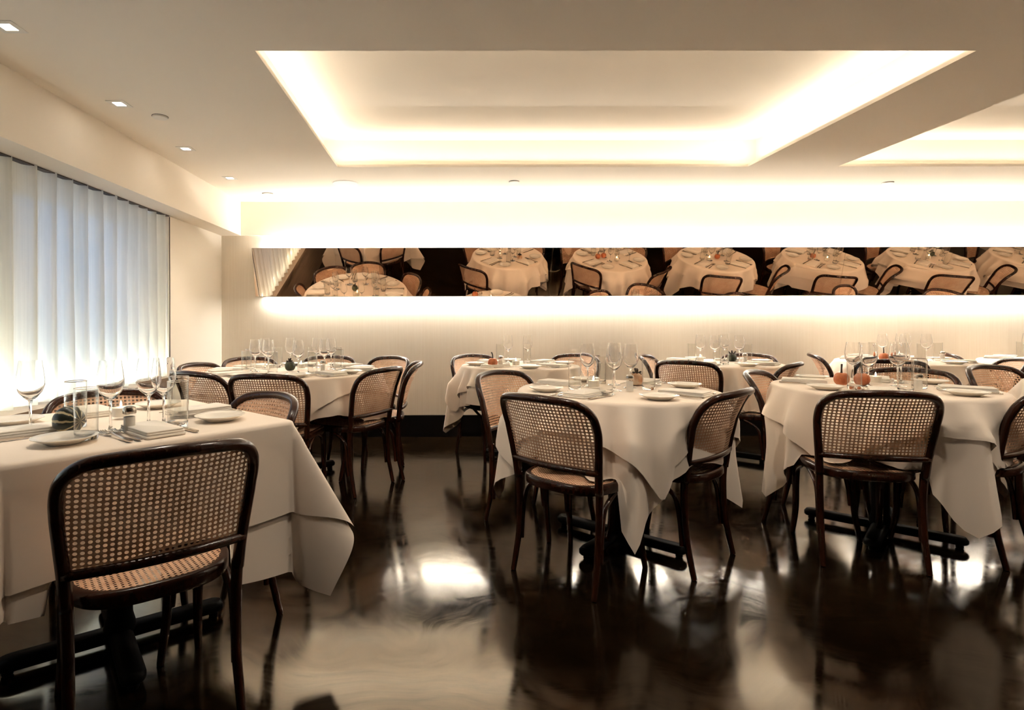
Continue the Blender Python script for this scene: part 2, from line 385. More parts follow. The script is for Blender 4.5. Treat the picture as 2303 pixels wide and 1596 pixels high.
# ceiling fittings
def downlight(x, y, label, power=11, cone=1.3):
    r = empty('recessed_downlight', (x, y, ZC)); tag(r, label, 'ceiling light', 'square recessed downlights along the left ceiling')
    m = MB(); o, i = .046, .024
    for a in ((-o, o, -o, -i), (-o, o, i, o), (-o, -i, -i, i), (i, o, -i, i)): m.box(a[0], a[1], a[2], a[3], -.003, .001)
    obj('trim_plate', m.mesh('trim_plate', M['white'], False), r)
    m = MB(); m.box(-i, i, -i, i, -.0022, -.0008); obj('lens', m.mesh('lens', M['lamp'], False), r)
    d = bpy.data.lights.new('downlight_beam', 'SPOT'); d.energy = power; d.spot_size = cone; d.spot_blend = .8; d.shadow_soft_size = .04; d.color = DOWN
    q = bpy.data.objects.new('downlight_beam', d); COL.objects.link(q); q.parent = r; q.location = (0, 0, -.02)
downlight(-1.661, 2.186, 'square recessed downlight nearest the camera, cut by the left frame edge')
downlight(-1.679, 2.962, 'square recessed downlight beside the round ceiling disc at left')
downlight(-1.687, 3.736, 'square recessed downlight, third along the curtain bulkhead')
downlight(-1.690, 4.506, 'small square recessed downlight nearest the back wall at left')
for i, x in enumerate((-.85, .35, 1.55, 2.75, 3.95, 5.15, 6.35, 7.55)):     # added row over the front aisle, out of view, to brighten the tables
    downlight(x, 1.84, 'added unseen downlight above the front aisle, number %s from the curtain' % ('one', 'two', 'three', 'four', 'five', 'six', 'seven', 'eight')[i], 9.6, 2.3)
def disc(x, y, r, label, name='sprinkler_cover', cat='sprinkler', g='round ceiling discs', grille=False):
    o = empty(name, (x, y, ZC)); tag(o, label, cat, g)
    obj('cover', MB().lathe([(r, .0), (r, -.004), (r*.96, -.009), (0, -.010)] if not grille else [(r, 0), (r, -.002), (r*.97, -.005), (0, -.005)], 32).mesh('cover', M['white']), o)
    obj('gap_ring', MB().lathe([(r*1.06, .0), (r*1.06, -.0015), (r*.9, -.0015)], 32, caps=False).mesh('gap_ring', M['dark' if not grille else 'white']), o)
disc(-1.562, 3.149, .040, 'round white ceiling disc between the left downlights')
disc(.555, 4.634, .040, 'round white ceiling disc behind the big lit ceiling tray')
disc(3.622, 4.68, .040, 'round white ceiling disc at right behind the second ceiling tray')
disc(-1.566, 5.061, .045, 'round white ceiling disc in the rear left ceiling corner')
disc(-.816, 4.687, .105, 'large flat round ceiling speaker grille near the back wall', 'ceiling_speaker', 'speaker', None, True)

# ------------------------------------------------------------------ bentwood cane chair
YB = [(.40, -.200), (.48, -.206), (.55, -.219), (.65, -.243), (.72, -.272), (.80, -.312)]
def yb(x, z): 
    bow = lerp([(.40, 0.010), (.46, .034), (.52, .050), (.80, .066)], z)
    return lerp(YB, z)-bow*(1-min(1, (x/.226)**2))
def seat_outline(off=0, n=72):
    pts = []
    for i in range(n):
        t = 2*PI*i/n; c, s = math.cos(t), math.sin(t); e = .62
        x = math.copysign(abs(c)**e, c); y = math.copysign(abs(s)**e, s)
        w = .214+.012*y; k = .212 if y > 0 else .248; pts.append((x*(w-off), y*(k-off)))
    return pts
def inside(outl, x, y):
    r = False; j = len(outl)-1
    for i in range(len(outl)):
        xi, yi = outl[i]; xj, yj = outl[j]
        if (yi > y) != (yj > y) and x < (xj-xi)*(y-yi)/(yj-yi)+xi: r = not r
        j = i
    return r
def cane_mesh(name, outl, px, py, fn, hole=.33):
    """sheet of cells, each a square with an eight-sided hole, kept where its centre falls inside the outline"""
    xs = [p[0] for p in outl]; ys = [p[1] for p in outl]; mb = MB(); idx = {}
    def vid(x, y):
        k = (round(x*1e5), round(y*1e5))
        if k not in idx: idx[k] = len(mb.v); mb.v.append(tuple(fn(x, y)))
        return idx[k]
    i0, i1 = int(min(xs)/px)-1, int(max(xs)/px)+1; j0, j1 = int(min(ys)/py)-1, int(max(ys)/py)+1
    for i in range(i0, i1+1):
        for j in range(j0, j1+1):
            cx, cy = (i+.5)*px, (j+.5)*py
            if not inside(outl, cx, cy): continue
            o = [(cx+a*px/2, cy+c*py/2) for a, c in ((1,0), (1,1), (0,1), (-1,1), (-1,0), (-1,-1), (0,-1), (1,-1))]
            h = [(cx+hole*px*math.cos(k*PI/4), cy+hole*py*math.sin(k*PI/4)) for k in range(8)]
            O = [vid(*p) for p in o]; H = [vid(*p) for p in h]
            for k in range(8):
                q = (k+1) % 8; mb.f.append((O[k], O[q], H[q], H[k]))
    return mb.mesh(name, M['cane'], True, 180)
CH = {}
def build_chair_meshes():
    half = [(-.203, .405), (-.208, .485), (-.217, .57), (-.224, .64), (-.2255, .69), (-.219, .728), (-.200, .757), (-.168, .775), (-.11, .784), (0, .790)]
    pts = half+[(-x, z) for x, z in half[-2::-1]]
    cv = cr([(x, 0, z) for x, z in pts], 5)
    path = [(p.x, yb(p.x, p.z), p.z) for p in cv]
    CH['back_frame'] = MB().tube(path, [.0165]*len(path), 10).mesh('back_frame', M['frame'], True, 180)
    inner = [(p.x*.965, p.z-.004) for p in cv]; zr = .494
    inner = [(x, z) for x, z in inner if z > zr]
    CH['back_cane'] = cane_mesh('back_cane', inner, .0150, .0135, lambda x, z: (x, yb(x, z), z))
    rail = []
    for i in range(25):
        x = -.212+.424*i/24; z = .494+.004*math.cos(x*7); rail.append((x, yb(x, z)-.006, z))
    CH['lower_rail'] = MB().tube(rail, [.013]*25, 10).mesh('lower_rail', M['frame'], True, 180)
    rings = []
    for off, z in ((.004, .392), (0, .397), (0, .422), (.004, .430), (.010, .433), (.020, .4315), (.023, .426), (.023, .394)):
        rings.append([(x, y, z) for x, y in seat_outline(off)])
    rings.append(rings[0]); CH['seat_frame'] = MB().loft(rings, False).mesh('seat_frame', M['frame'], True, 50)
    so = seat_outline(.018)
    CH['seat_cane'] = cane_mesh('seat_cane', so, .0150, .0135, lambda x, y: (x, y, .4305-.007*max(0, 1-(x/.19)**2)*max(0, 1-(y/.19)**2)), .27)
    for s, n_ in ((-1, 'a'), (1, 'b')):
        p = cr([(s*.203, -.1995, .425), (s*.200, -.196, .33), (s*.198, -.203, .18), (s*.200, -.222, .08), (s*.202, -.240, .002)], 5)
        CH['rear'+n_] = MB().tube(p, [.0165-.0045*i/(len(p)-1) for i in range(len(p))], 10).mesh('rear_leg', M['frame'], True, 60)
        p = cr([(s*.186, .158, .412), (s*.187, .162, .30), (s*.186, .166, .15), (s*.190, .180, .06), (s*.195, .190, .002)], 5)
        CH['front'+n_] = MB().tube(p, [.0175-.0055*i/(len(p)-1) for i in range(len(p))], 10).mesh('front_leg', M['frame'], True, 60)
        p = cr([(s*.199, -.186, .13), (s*.199, -.176, .24), (s*.198, -.155, .33), (s*.197, -.105, .37), (s*.197, -.045, .396)], 5)
        CH['brace'+n_+'r'] = MB().tube(p, .0105, 8).mesh('brace', M['frame'], True, 60)
        p = cr([(s*.187, .150, .17), (s*.188, .140, .26), (s*.190, .118, .34), (s*.193, .072, .37), (s*.195, .02, .396)], 5)
        CH['brace'+n_+'f'] = MB().tube(p, .0105, 8).mesh('brace', M['frame'], True, 60)
build_chair_meshes()
CHAIR_PARTS = [('back_frame', 'back_frame'), ('cane_backrest', 'back_cane'), ('lower_rail', 'lower_rail'), ('seat_frame', 'seat_frame'), ('cane_seat', 'seat_cane'),
               ('leg', 'reara'), ('leg', 'rearb'), ('leg', 'fronta'), ('leg', 'frontb'), ('brace', 'bracear'), ('brace', 'bracebr'), ('brace', 'braceaf'), ('brace', 'bracebf')]
def chair(T, F, label, group):
    """T: floor position under the middle of the top rail, F: direction the sitter faces"""
    f = Vector((F[0], F[1])).normalized()
    o = empty('cane_chair', (T[0]+f.x*.37, T[1]+f.y*.37, 0), math.atan2(-f.x, f.y))
    tag(o, label, 'chair', group)
    for nm, key in CHAIR_PARTS: obj(nm, CH[key], o)
    return o

# ------------------------------------------------------------------ tables and cloths
TB = {}
def build_table_meshes():
    TB['column'] = MB().lathe([(.052, .05), (.048, .07), (.040, .10), (.038, .62), (.06, .66), (.10, .70), (.10, .715)], 24).mesh('column', M['iron'])
    ol = []
    L, w = .34, .036
    for k in range(9): a = -PI/2+PI*k/8; ol.append((L-w+w*math.cos(a), w*math.sin(a)))
    for k in range(9): a = PI/2+PI*k/8; ol.append((-L+w+w*math.cos(a), w*math.sin(a)))
    m = MB(); m.loft([[(x*.985, y*.9, .022) for x, y in ol], [(x, y, .028) for x, y in ol], [(x, y, .042) for x, y in ol], [(x*.97, y*.7, .056) for x, y in ol]])
    TB['bar'] = m.mesh('base_bar', M['iron'], True, 50)
    TB['glide'] = MB().lathe([(.014, 0), (.017, .006), (.015, .024)], 14).mesh('glide', M['iron'])
build_table_meshes()
def table(name, C, R, H, label, group, square=False, rot=0, barrot=-.75):
    o = empty(name, (C[0], C[1], 0), rot); tag(o, label, 'table', group)
    if square: m = MB(); m.box(-R, R, -R, R, H-.035, H-.006)
    else: m = MB().lathe([(R-.004, H-.036), (R, H-.032), (R, H-.010), (R-.004, H-.006)], 48)
    obj('tabletop', m.mesh('tabletop', M['board'], True, 40), o)
    col = obj('column', TB['column'], o); col.scale = (1, 1, (H-.036)/.715)
    for k in (0, 1):
        b = obj('base_bar', TB['bar'], o); b.rotation_euler = (0, 0, barrot-rot+k*PI/2); b.location = (0, 0, .0005*k)
        for s in (-1, 1):
            a = barrot-rot+k*PI/2; obj('glide', TB['glide'], o, (s*.305*math.cos(a), s*.305*math.sin(a), 0))
    return o
def fold_fn(seed, corner):
    r = random.Random(seed); ph = [r.uniform(0, 2*PI) for _ in range(4)]
    def f(t):   # 0..1 outward wave, a crest at every cloth corner and between corners
        a = t-corner
        return max(0, .36+.20*math.cos(8*a+.6*math.sin(2*a+ph[0]))+.30*math.cos(17*t+1.1*math.sin(3*t+ph[3])+ph[1])+.09*math.cos(27*t+ph[2]))
    return f
def round_cloth(R, s, rot, H, fold, lift, seg=168, rows=26):
    """square cloth of half side s, turned by rot, lying on a round table and hanging in folds"""
    mb = MB(); vs = []; rr = .012
    nin = 5
    for i in range(seg):
        t = 2*PI*i/seg; a = t-rot
        m = max(abs(math.cos(a)), abs(math.sin(a))); rm = s/m
        # round the pointed corner slightly
        for k in range(1, nin+1): vs.append(((R-rr)*k/nin*math.cos(t), (R-rr)*k/nin*math.sin(t), H))
        L = rm-(R-rr)
        for k in range(1, rows+1):
            d = L*k/rows
            if d < rr*PI/2: q = d/rr; r = R-rr+(rr+lift)*math.sin(q); z = H-rr*(1-math.cos(q))
            else:
                h = d-rr*PI/2; g = h/(h+.10)
                out = lift*(1+min(h*6, 1.2))+h*(.02+.72*fold(t)*(.6+.4*g))*(1 if h < .16 else (.16+(h-.16)*.22)/h)
                r = R+out; z = H-rr-math.sqrt(max(h*h-out*out*.6, h*h*.6))
            vs.append((r*math.cos(t), r*math.sin(t), max(z, .035)))
    c = len(vs); vs.append((0, 0, H)); n = nin+rows; fs = []
    for i in range(seg):
        j = (i+1) % seg; fs.append((c, i*n, j*n))
        for k in range(n-1): fs.append((i*n+k, i*n+k+1, j*n+k+1, j*n+k))
    return mb.add(vs, fs)
def square_cloth(Hf, s, rot, H, lift, seed, N=150):
    """square cloth of half side s turned by rot over a square table of half side Hf (table frame)"""
    r_ = random.Random(seed); p = [r_.uniform(0, 6) for _ in range(6)]; vs = []; rr = .012; c, sn = math.cos(rot), math.sin(rot)
    def prof(d):
        if d < rr*PI/2: q = d/rr; return rr*math.sin(q), rr*(1-math.cos(q))
        return rr, rr+d-rr*PI/2
    for i in range(N+1):
        for j in range(N+1):
            u = s*(2*i/N-1); v = s*(2*j/N-1); a = u*c-v*sn; b = u*sn+v*c
            h = Hf-rr; ea = max(abs(a)-h, 0); eb = max(abs(b)-h, 0); sa = math.copysign(1, a); sb = math.copysign(1, b)
            x = max(-h, min(h, a)); y = max(-h, min(h, b)); z = H
            if ea or eb:
                d = math.hypot(ea, eb); fi = math.atan2(eb, ea); o, dz = prof(d); dd = max(0, d-.02)
                k = math.sin(2*fi)
                tail = dd*(.34*k**2+.10*math.sin(2*fi)*math.cos(6*fi+p[0]))
                along = b if ea > eb else a
                wave = dd*.06*math.sin(along*9+p[1])+dd*.05
                if ea and eb: wave = dd*.05
                o2 = o+lift+tail+max(wave, .005*min(1, dd*20))
                x += sa*o2*math.cos(fi); y += sb*o2*math.sin(fi)
                z = H-max(dz-tail*.35, 0)
            vs.append((x, y, max(z, .03)))
    fs = [(i*(N+1)+j, (i+1)*(N+1)+j, (i+1)*(N+1)+j+1, i*(N+1)+j+1) for i in range(N) for j in range(N)]
    return MB().add(vs, fs)
def cloths(C, R, H, su, so, ru, ro, seed, phrase, gu, go):
    fo = fold_fn(seed, ru+PI/4)
    a = obj('tablecloth', tuck(round_cloth(R+.002, su, ru, H-.003, fo, .002), C, 0, 0.0, R+.003).mesh('tablecloth', M['linen'], True, 180), None, (C[0], C[1], 0))
    tag(a, 'white linen under-cloth with low hanging points on '+phrase, 'tablecloth', gu)
    b = obj('table_overlay', tuck(round_cloth(R+.004, so, ro, H, fo, .011), C, 0, -.006, R+.009).mesh('table_overlay', M['linen'], True, 180), None, (C[0], C[1], 0))
    tag(b, 'shorter white linen top cloth over '+phrase, 'tablecloth', go)

# ------------------------------------------------------------------ tableware meshes
WARE = {}
def build_ware():
    # stemmed wine glass, bowl wall modelled inside and out
    p = [(0, .0), (.035, .0), (.036, .0015), (.02, .004), (.0065, .010), (.004, .022), (.0038, .085), (.006, .098), (.018, .108), (.031, .124), (.0385, .146), (.0385, .165), (.034, .200), (.0305, .223),
         (.0297, .223), (.033, .200), (.0373, .165), (.0373, .147), (.030, .126), (.017, .1105), (.003, .104), (0, .104)]
    WARE['wine'] = MB().lathe(p, 32).mesh('wine_glass', M['glass'], True, 60)
    p = [(0, 0), (.029, 0), (.031, .003), (.0325, .15), (.0322, .1505), (.0315, .1502), (.0300, .016), (.027, .013), (0, .012)]
    p = [(0, 0), (.029, 0), (.031, .003), (.0312, .020), (.0325, .148), (.0322, .1505), (.0312, .1505), (.0309, .148), (.0298, .020), (.0295, .018), (.026, .014), (0, .013)]
    WARE['tumbler'] = me = MB().lathe(p, 32).mesh('tumbler', M['glass'], True, 50); me.materials.append(M['thinwall'])
    for q in me.polygons:      # heavy base and rim refract, the wall is thin
        zc = q.center[2]; q.material_index = 1 if .021 < zc < .1482 else 0
    p = [(0, .002), (.042, .002), (.045, 0), (.048, .002), (.066, .011), (.082, .018), (.083, .0195), (.081, .0205), (.064, .014), (.050, .007), (.046, .006), (0, .006)]
    WARE['plate'] = MB().lathe(p, 48).mesh('side_plate', M['china'], True, 60)
    # folded napkin: two soft leaves
    def leaf(w, d, z0, z1, jx=0.0):
        ol = []
        for cx, cy, a0 in ((w-.008, d-.008, 0), (-w+.008, d-.008, PI/2), (-w+.008, -d+.008, PI), (w-.008, -d+.008, 1.5*PI)):
            for k in range(5): a = a0+PI/2*k/4; ol.append((cx+.008*math.cos(a)+jx, cy+.008*math.sin(a)))
        m = .5*(z0+z1)
        return [[(x*.985, y*.985, z0) for x, y in ol], [(x, y, z0+(m-z0)*.5) for x, y in ol], [(x, y, m+(z1-m)*.5) for x, y in ol], [(x*.975, y*.98, z1) for x, y in ol]]
    m = MB(); m.loft(leaf(.058, .108, 0, .0075)); m.loft(leaf(.056, .1055, .0078, .0145, .001)); m.loft(leaf(.0545, .103, .0148, .0205, -.001)); WARE['napkin'] = m.mesh('napkin', M['napkin'], True, 50)
    # fork
    def ribbon(pts):   # (y, z, half width, half thickness)
        return [[(-w, y, z-t), (w, y, z-t), (w*1.0, y, z+t), (-w, y, z+t)] for y, z, w, t in pts]
    m = MB(); m.loft(ribbon([(-.105, .004, .0055, .0015), (-.10, .004, .0068, .0017), (-.05, .004, .005, .0016), (0, .008, .0026, .0017), (.03, .010, .0024, .0016), (.045, .007, .006, .0012), (.058, .0045, .0105, .001), (.066, .004, .0112, .001)]))
    for k in range(4):
        x = -.0093+.0062*k
        m.loft([[(x-.0014, y, z-.0008), (x+.0014, y, z-.0008), (x+.0012, y, z+.0008), (x-.0012, y, z+.0008)] for y, z in ((.065, .004), (.08, .005), (.105, .010))])
    WARE['fork'] = m.mesh('fork', M['steel'], True, 50)
    m = MB(); m.loft(ribbon([(-.11, .004, .005, .0022), (-.105, .004, .0068, .003), (-.04, .004, .0062, .003), (-.012, .004, .0045, .0028)]))
    m.loft([[(-.0045, y, .002), (w, y, .002), (w, y, .0036), (-.0045, y, .0046)] for y, w in ((-.012, .004), (.02, .007), (.08, .0075), (.10, .004), (.112, -.002))])
    WARE['knife'] = m.mesh('table_knife', M['steel'], True, 40)
    WARE['shaker'] = MB().lathe([(0, 0), (.0185, 0), (.0195, .003), (.019, .058), (.0175, .060), (.0165, .058), (.0165, .004), (0, .004)], 24).mesh('shaker_jar', M['pane'], True, 50)
    WARE['shaker_salt'] = MB().lathe([(0, .0045), (.0162, .0045), (.0162, .050), (0, .052)], 20).mesh('shaker_salt', M['salt'], True, 50)
    WARE['shaker_cap'] = MB().lathe([(.0185, .059), (.0195, .061), (.0195, .072), (.0165, .079), (.008, .082), (0, .0825)], 24).mesh('shaker_cap', M['steel'], True, 40)
    WARE['votive'] = MB().lathe([(0, 0), (.026, 0), (.028, .003), (.030, .062), (.0288, .062), (.0265, .010), (0, .009)], 28).mesh('votive_glass', M['pane'], True, 50)
    WARE['wax'] = MB().lathe([(0, .0095), (.0262, .0095), (.0272, .040), (.024, .0415), (0, .040)], 24).mesh('votive_wax', M['wax'], True, 50)
    WARE['flame'] = MB().lathe([(0, .041), (.0028, .045), (.0038, .050), (.0022, .057), (0, .064)], 10).mesh('votive_flame', M['flame'])
    # small pumpkin with ribs and a bent stem
    prof = []
    for k in range(15):
        a = -PI/2+PI*k/14; prof.append((.0365*math.cos(a)**.85 if 0 < k < 14 else 0, .036+.036*math.sin(a)-.006*math.exp(-((math.cos(a))/.35)**2)*math.sin(a)))
    rib = lambda t, r, z: 1-.07*abs(math.sin(4.5*t))**.6*min(1, r/.02)
    pm = MB().lathe(prof, 54, rib=lambda t, r, z: 1-.08*(1-abs(math.sin(4*t))**.5))
    for key, mm in (('pumpkin_orange', 'orange'), ('pumpkin_dark', 'darkgourd'), ('pumpkin_pale', 'palegourd')): WARE[key] = pm.mesh('pumpkin_body', M[mm], True, 180)
    WARE['pump_stem'] = MB().tube([(0, 0, .060), (.001, 0, .074), (.000, 0, .090), (-.006, 0, .106), (-.010, 0, .110)], [.0065, .0045, .004, .0045, .005], 8).mesh('pumpkin_stem', M['stem'])
    # knobbly stem cluster
    m = MB()
    for k in range(7):
        a = k*2*PI/7; m.tube([(0, 0, .05), (.014*math.cos(a), .014*math.sin(a), .066), (.028*math.cos(a), .028*math.sin(a), .060+.014*(k % 3))], [.006, .007, .004], 7)
    m.tube([(0, 0, .05), (0, 0, .075), (.006, 0, .092)], [.008, .007, .005], 8); WARE['knob_stem'] = m.mesh('knobbly_stem', M['stem'])
    # acorn-shaped striped gourd lying on its side (axis along x)
    prof = [(0, -.045), (.010, -.043), (.030, -.034), (.043, -.016), (.045, .004), (.038, .022), (.024, .038), (.010, .047), (0, .049)]
    m = MB().lathe([(r, z) for r, z in prof], 40, rib=lambda t, r, z: 1-.07*(1-abs(math.sin(4*t))))
    m.v = [(z, y, x+.040) for x, y, z in m.v]; m.v = [(x, y, z-.040) for x, y, z in m.v]
    WARE['acorn'] = m.mesh('striped_gourd', M['striped'], True, 180)
build_ware()
ITEMS = []      # (object, kind phrase, table key) collected so that the labels can be told apart by their place on the table
def put(kind, x, y, z, rz, tkey):
    if kind in ('wine', 'tumbler', 'plate', 'napkin', 'fork', 'knife'):
        nm = {'wine': 'wine_glass', 'tumbler': 'water_tumbler', 'plate': 'side_plate', 'napkin': 'folded_napkin', 'fork': 'dinner_fork', 'knife': 'table_knife'}[kind]
        o = obj(nm, WARE[kind], None, (x, y, z)); o.rotation_euler = (0, 0, rz)
    elif kind == 'shaker':
        o = empty('salt_shaker', (x, y, z), rz)
        for a, c in (('jar', 'shaker'), ('salt', 'shaker_salt'), ('cap', 'shaker_cap')): obj(a, WARE[c], o)
    elif kind == 'candle':
        o = empty('votive_candle', (x, y, z), rz)
        for a, c in (('glass_cup', 'votive'), ('wax', 'wax'), ('flame', 'flame')): obj(a, WARE[c], o)
    elif kind.startswith('pumpkin'):
        o = empty('mini_pumpkin', (x, y, z), rz); obj('rind', WARE[kind], o); obj('stem', WARE['pump_stem' if kind == 'pumpkin_orange' else 'knob_stem'], o)
    elif kind == 'acorn':
        o = empty('striped_gourd', (x, y, z+.0405), rz); obj('rind', WARE['acorn'], o); obj('stem', MB().tube([(.045, 0, 0), (.056, 0, .002)], [.006, .0045], 7).mesh('gourd_stem', M['stem']), o)
    ITEMS.append((o, kind, tkey)); return o
def place(tkey, C, H, th, rn, rot=None, plate=True, scale=1.0, glass=True, jit=None, skip=()):
    """one cover: th is the angle at which the guest sits, rn the radius of the napkin"""
    r = jit or random; z = H+.002
    d = (math.cos(th), math.sin(th)); rt = (-math.sin(th), math.cos(th))      # outwards, guest's right
    def at(out, right): return C[0]+d[0]*out+rt[0]*right, C[1]+d[1]*out+rt[1]*right
    face = th+PI/2
    x, y = at(rn, 0); put('napkin', x, y, z, face+r.uniform(-.05, .05), tkey)
    for k, off in enumerate((-.078, -.105)):
        x, y = at(rn+.005, off); put('fork', x, y, z, face+r.uniform(-.07, .07), tkey)
    x, y = at(rn, .085); put('knife', x, y, z, face+r.uniform(-.06, .06), tkey)
    if plate: x, y = at(rn-.03, -.225); put('plate', x, y, z, 0, tkey)
    if glass:
        x, y = at(.155+r.uniform(-.02, .02), .02+r.uniform(-.02, .02)); put('wine', x, y, z, 0, tkey)
        x, y = at(.20+r.uniform(-.02, .02), .095+r.uniform(-.015, .015)); put('tumbler', x, y, z, 0, tkey)

HT = .752; DEG = PI/180
PH = {'T1': 'the square table by the curtain', 'T2': 'the large round corner table', 'T3': 'the rear round table left of centre', 'T4': 'the front centre round table',
      'T5': 'the rear round table right of centre', 'T6': 'the front right round table', 'T7': 'the rear right round table', 'T8': 'the rear table cut by the right edge',
      'F3': 'the third round table in the mirror', 'F4': 'the fourth round table in the mirror', 'F5': 'the fifth round table in the mirror', 'F6': 'the last table at right in the mirror', 'F7': 'the table hidden past the right mirror end'}
GT = 'cloth-covered restaurant tables'; GU = 'white under-cloths'; GO = 'white top cloths'; GC = 'bentwood cane chairs'

# round tables: centre, radius, cloth half sides, cloth angles, place angle
ROUND = {
 'T2': ((-1.07, 4.05), .60, .745, .83, .70, .62, .95, 10),
 'T3': ((.575, 4.45), .44, HT, .70, .575, .72, .88, 45),
 'T4': ((.855, 2.86), .475, HT, .745, .62, .60, .84, 48),
 'T5': ((2.20, 4.60), .455, HT, .725, .60, .80, .72, 45),
 'T6': ((2.24, 2.95), .480, HT, .75, .64, .74, -.25, 55),
 'T7': ((3.83, 4.77), .480, HT, .73, .60, .75, .30, 50),
 'T8': ((5.10, 4.77), .480, HT, .73, .60, .60, .90, 45),
 'F3': ((3.68, 2.97), .475, HT, .74, .62, .70, .95, 48),
 'F4': ((5.13, 2.97), .475, HT, .74, .62, .85, .30, 48),
 'F5': ((6.60, 2.97), .475, HT, .74, .62, .60, .10, 48),
 'F6': ((8.05, 2.97), .475, HT, .74, .62, .75, .95, 48)}
# ------------------------------------------------------------------ chairs
CHAIRS = [
 ((-.650, 1.370), (-.605, .795), 'large near cane chair with dark frame in the left foreground'),
 ((-.690, 2.385), (-.66, -.75), 'cane chair at the right side of the square table facing the curtain'),
 ((-1.475, 2.500), (.60, -.80), 'cane chair between the curtain and the square table'),
 ((-1.640, 4.720), (.62, -.72), 'cane chair in the room corner behind the large round corner table'),
 ((-.985, 4.900), (.02, -1), 'cane chair against the back wall behind the large round corner table'),
 ((-.420, 4.780), (-.62, -.78), 'cane chair at the rear right of the large round corner table'),
 ((-1.790, 4.040), (.95, -.25), 'cane chair left of the corner table, closest to the curtain end'),
 ((-1.520, 3.380), (.50, .86), 'dark-framed cane chair seen from behind left of the corner table'),
 ((-1.030, 3.200), (.10, .99), 'dark-framed cane chair seen from behind in front of the corner table'),
 ((-.350, 3.660), (-.86, .50), 'dark-framed cane chair at the right front of the corner table'),
 ((-.180, 4.160), (-.99, -.08), 'cane chair almost edge-on at the right of the corner table'),
 ((.204, 5.000), (.48, -.88), 'pale-lit cane chair at the wall beside the orange pumpkin table'),
 ((1.163, 5.020), (-.60, -.80), 'cane chair at the wall behind the front centre wine glasses'),
 ((1.680, 4.930), (.86, -.50), 'cane chair at the rear left of the rear round table right of centre'),
 ((.285, 3.385), (.66, -.75), 'cane chair facing the camera at the rear left of the front centre table'),
 ((.342, 2.290), (.72, .69), 'dark-framed cane chair seen from behind, left front of the centre table'),
 ((1.282, 2.452), (-.67, .74), 'dark-framed cane chair in side view, right front of the centre table'),
 ((1.725, 4.150), (.60, .80), 'dark-framed cane chair behind the front centre table, back to camera'),
 ((1.772, 3.350), (.72, -.69), 'cane chair at the rear left of the front right table'),
 ((2.465, 3.980), (-.72, .69), 'small dark-framed cane chair at the right of the rear round table'),
 ((3.185, 5.010), (.90, -.43), 'pale cane chair at the wall left of the rear right table'),
 ((2.665, 5.040), (-.52, -.85), 'cane chair at the wall behind the rear table right of centre'),
 ((1.840, 2.370), (.25, .97), 'wide cane chair with dark frame in front of the front right table'),
 ((2.840, 3.490), (-.70, -.71), 'cane chair facing the camera behind the front right table'),
 ((3.300, 4.210), (.45, .89), 'dark-framed cane chair between the two right-hand tables, back to camera'),
 ((4.420, 5.060), (.86, -.51), 'cane chair at the back wall on the far right'),
 ((4.380, 4.330), (-.90, .38), 'cane chair in side view at the right edge, beside the rear tables'),
 ((2.690, 2.500), (-.55, .83), 'dark-framed cane chair cut by the right edge, at the front table'),
]
for k, nm in (('F3', 'third'), ('F4', 'fourth'), ('F5', 'fifth'), ('F6', 'last')):
    cx, cy = ROUND[k][0]; q = 'round table in the mirror'
    CHAIRS += [((cx-.20, cy+.74), (.22, -1), 'dark-framed cane chair back-on before the %s %s' % (nm, q)),
               ((cx+.72, cy+.50), (-.80, -.55), 'cane chair right of the %s %s' % (nm, q)),
               ((cx-.42, cy-.68), (.52, .82), 'cane chair on the far side of the %s %s' % (nm, q))]
CHAIRS += [((4.72, 4.00), (.42, .80), 'cane chair top at the mirror lower edge under the fourth reflected table'),
           ((5.95, 4.15), (-.70, .70), 'cane chair top at the mirror lower edge near the fifth reflected table')]

def tuck(mb, C, ang, eps, rmin=0, half=0):
    """push a hanging cloth off the chair backs and lay it on the seats it meets"""
    ca, sa = math.cos(ang), math.sin(ang); near = []
    for T, F, lb in CHAIRS:
        f = Vector(F).normalized(); o = Vector(T)+f*.37
        if (o-Vector(C)).length < 1.1: near.append((o, f))
    out = []
    for (x, y, z) in mb.v:
        wx, wy = C[0]+x*ca-y*sa, C[1]+x*sa+y*ca
        for o, f in near:
            dx, dy = wx-o.x, wy-o.y; lx, ly = dx*f.y-dy*f.x, dx*f.x+dy*f.y
            if abs(lx) < .42 and -.75 < ly < .24 and z < .735:
                zz = max(z, .43); lim = max(yb(min(abs(lx), .22), min(zz+.02, .79))+.03, -.25)+eps
                if ly < lim: ly += (lim-ly)*max(0, min(1, (.42-abs(lx))/.15))
                if z < .440 and abs(lx) < .232 and ly > -.27: z = .440-eps
                wx, wy = o.x+lx*f.y+ly*f.x, o.y-lx*f.x+ly*f.y
        dx, dy = wx-C[0], wy-C[1]; r = math.hypot(dx, dy)
        if z < .735 and 1e-6 < r < rmin: dx *= rmin/r; dy *= rmin/r      # never inside the table edge
        lx, ly = dx*ca+dy*sa, -dx*sa+dy*ca
        if half and z < .735 and abs(lx) < half and abs(ly) < half:
            if abs(lx) > abs(ly): lx = math.copysign(half, lx)
            else: ly = math.copysign(half, ly)
        out.append((lx, ly, z))
    mb.v = out; return mb
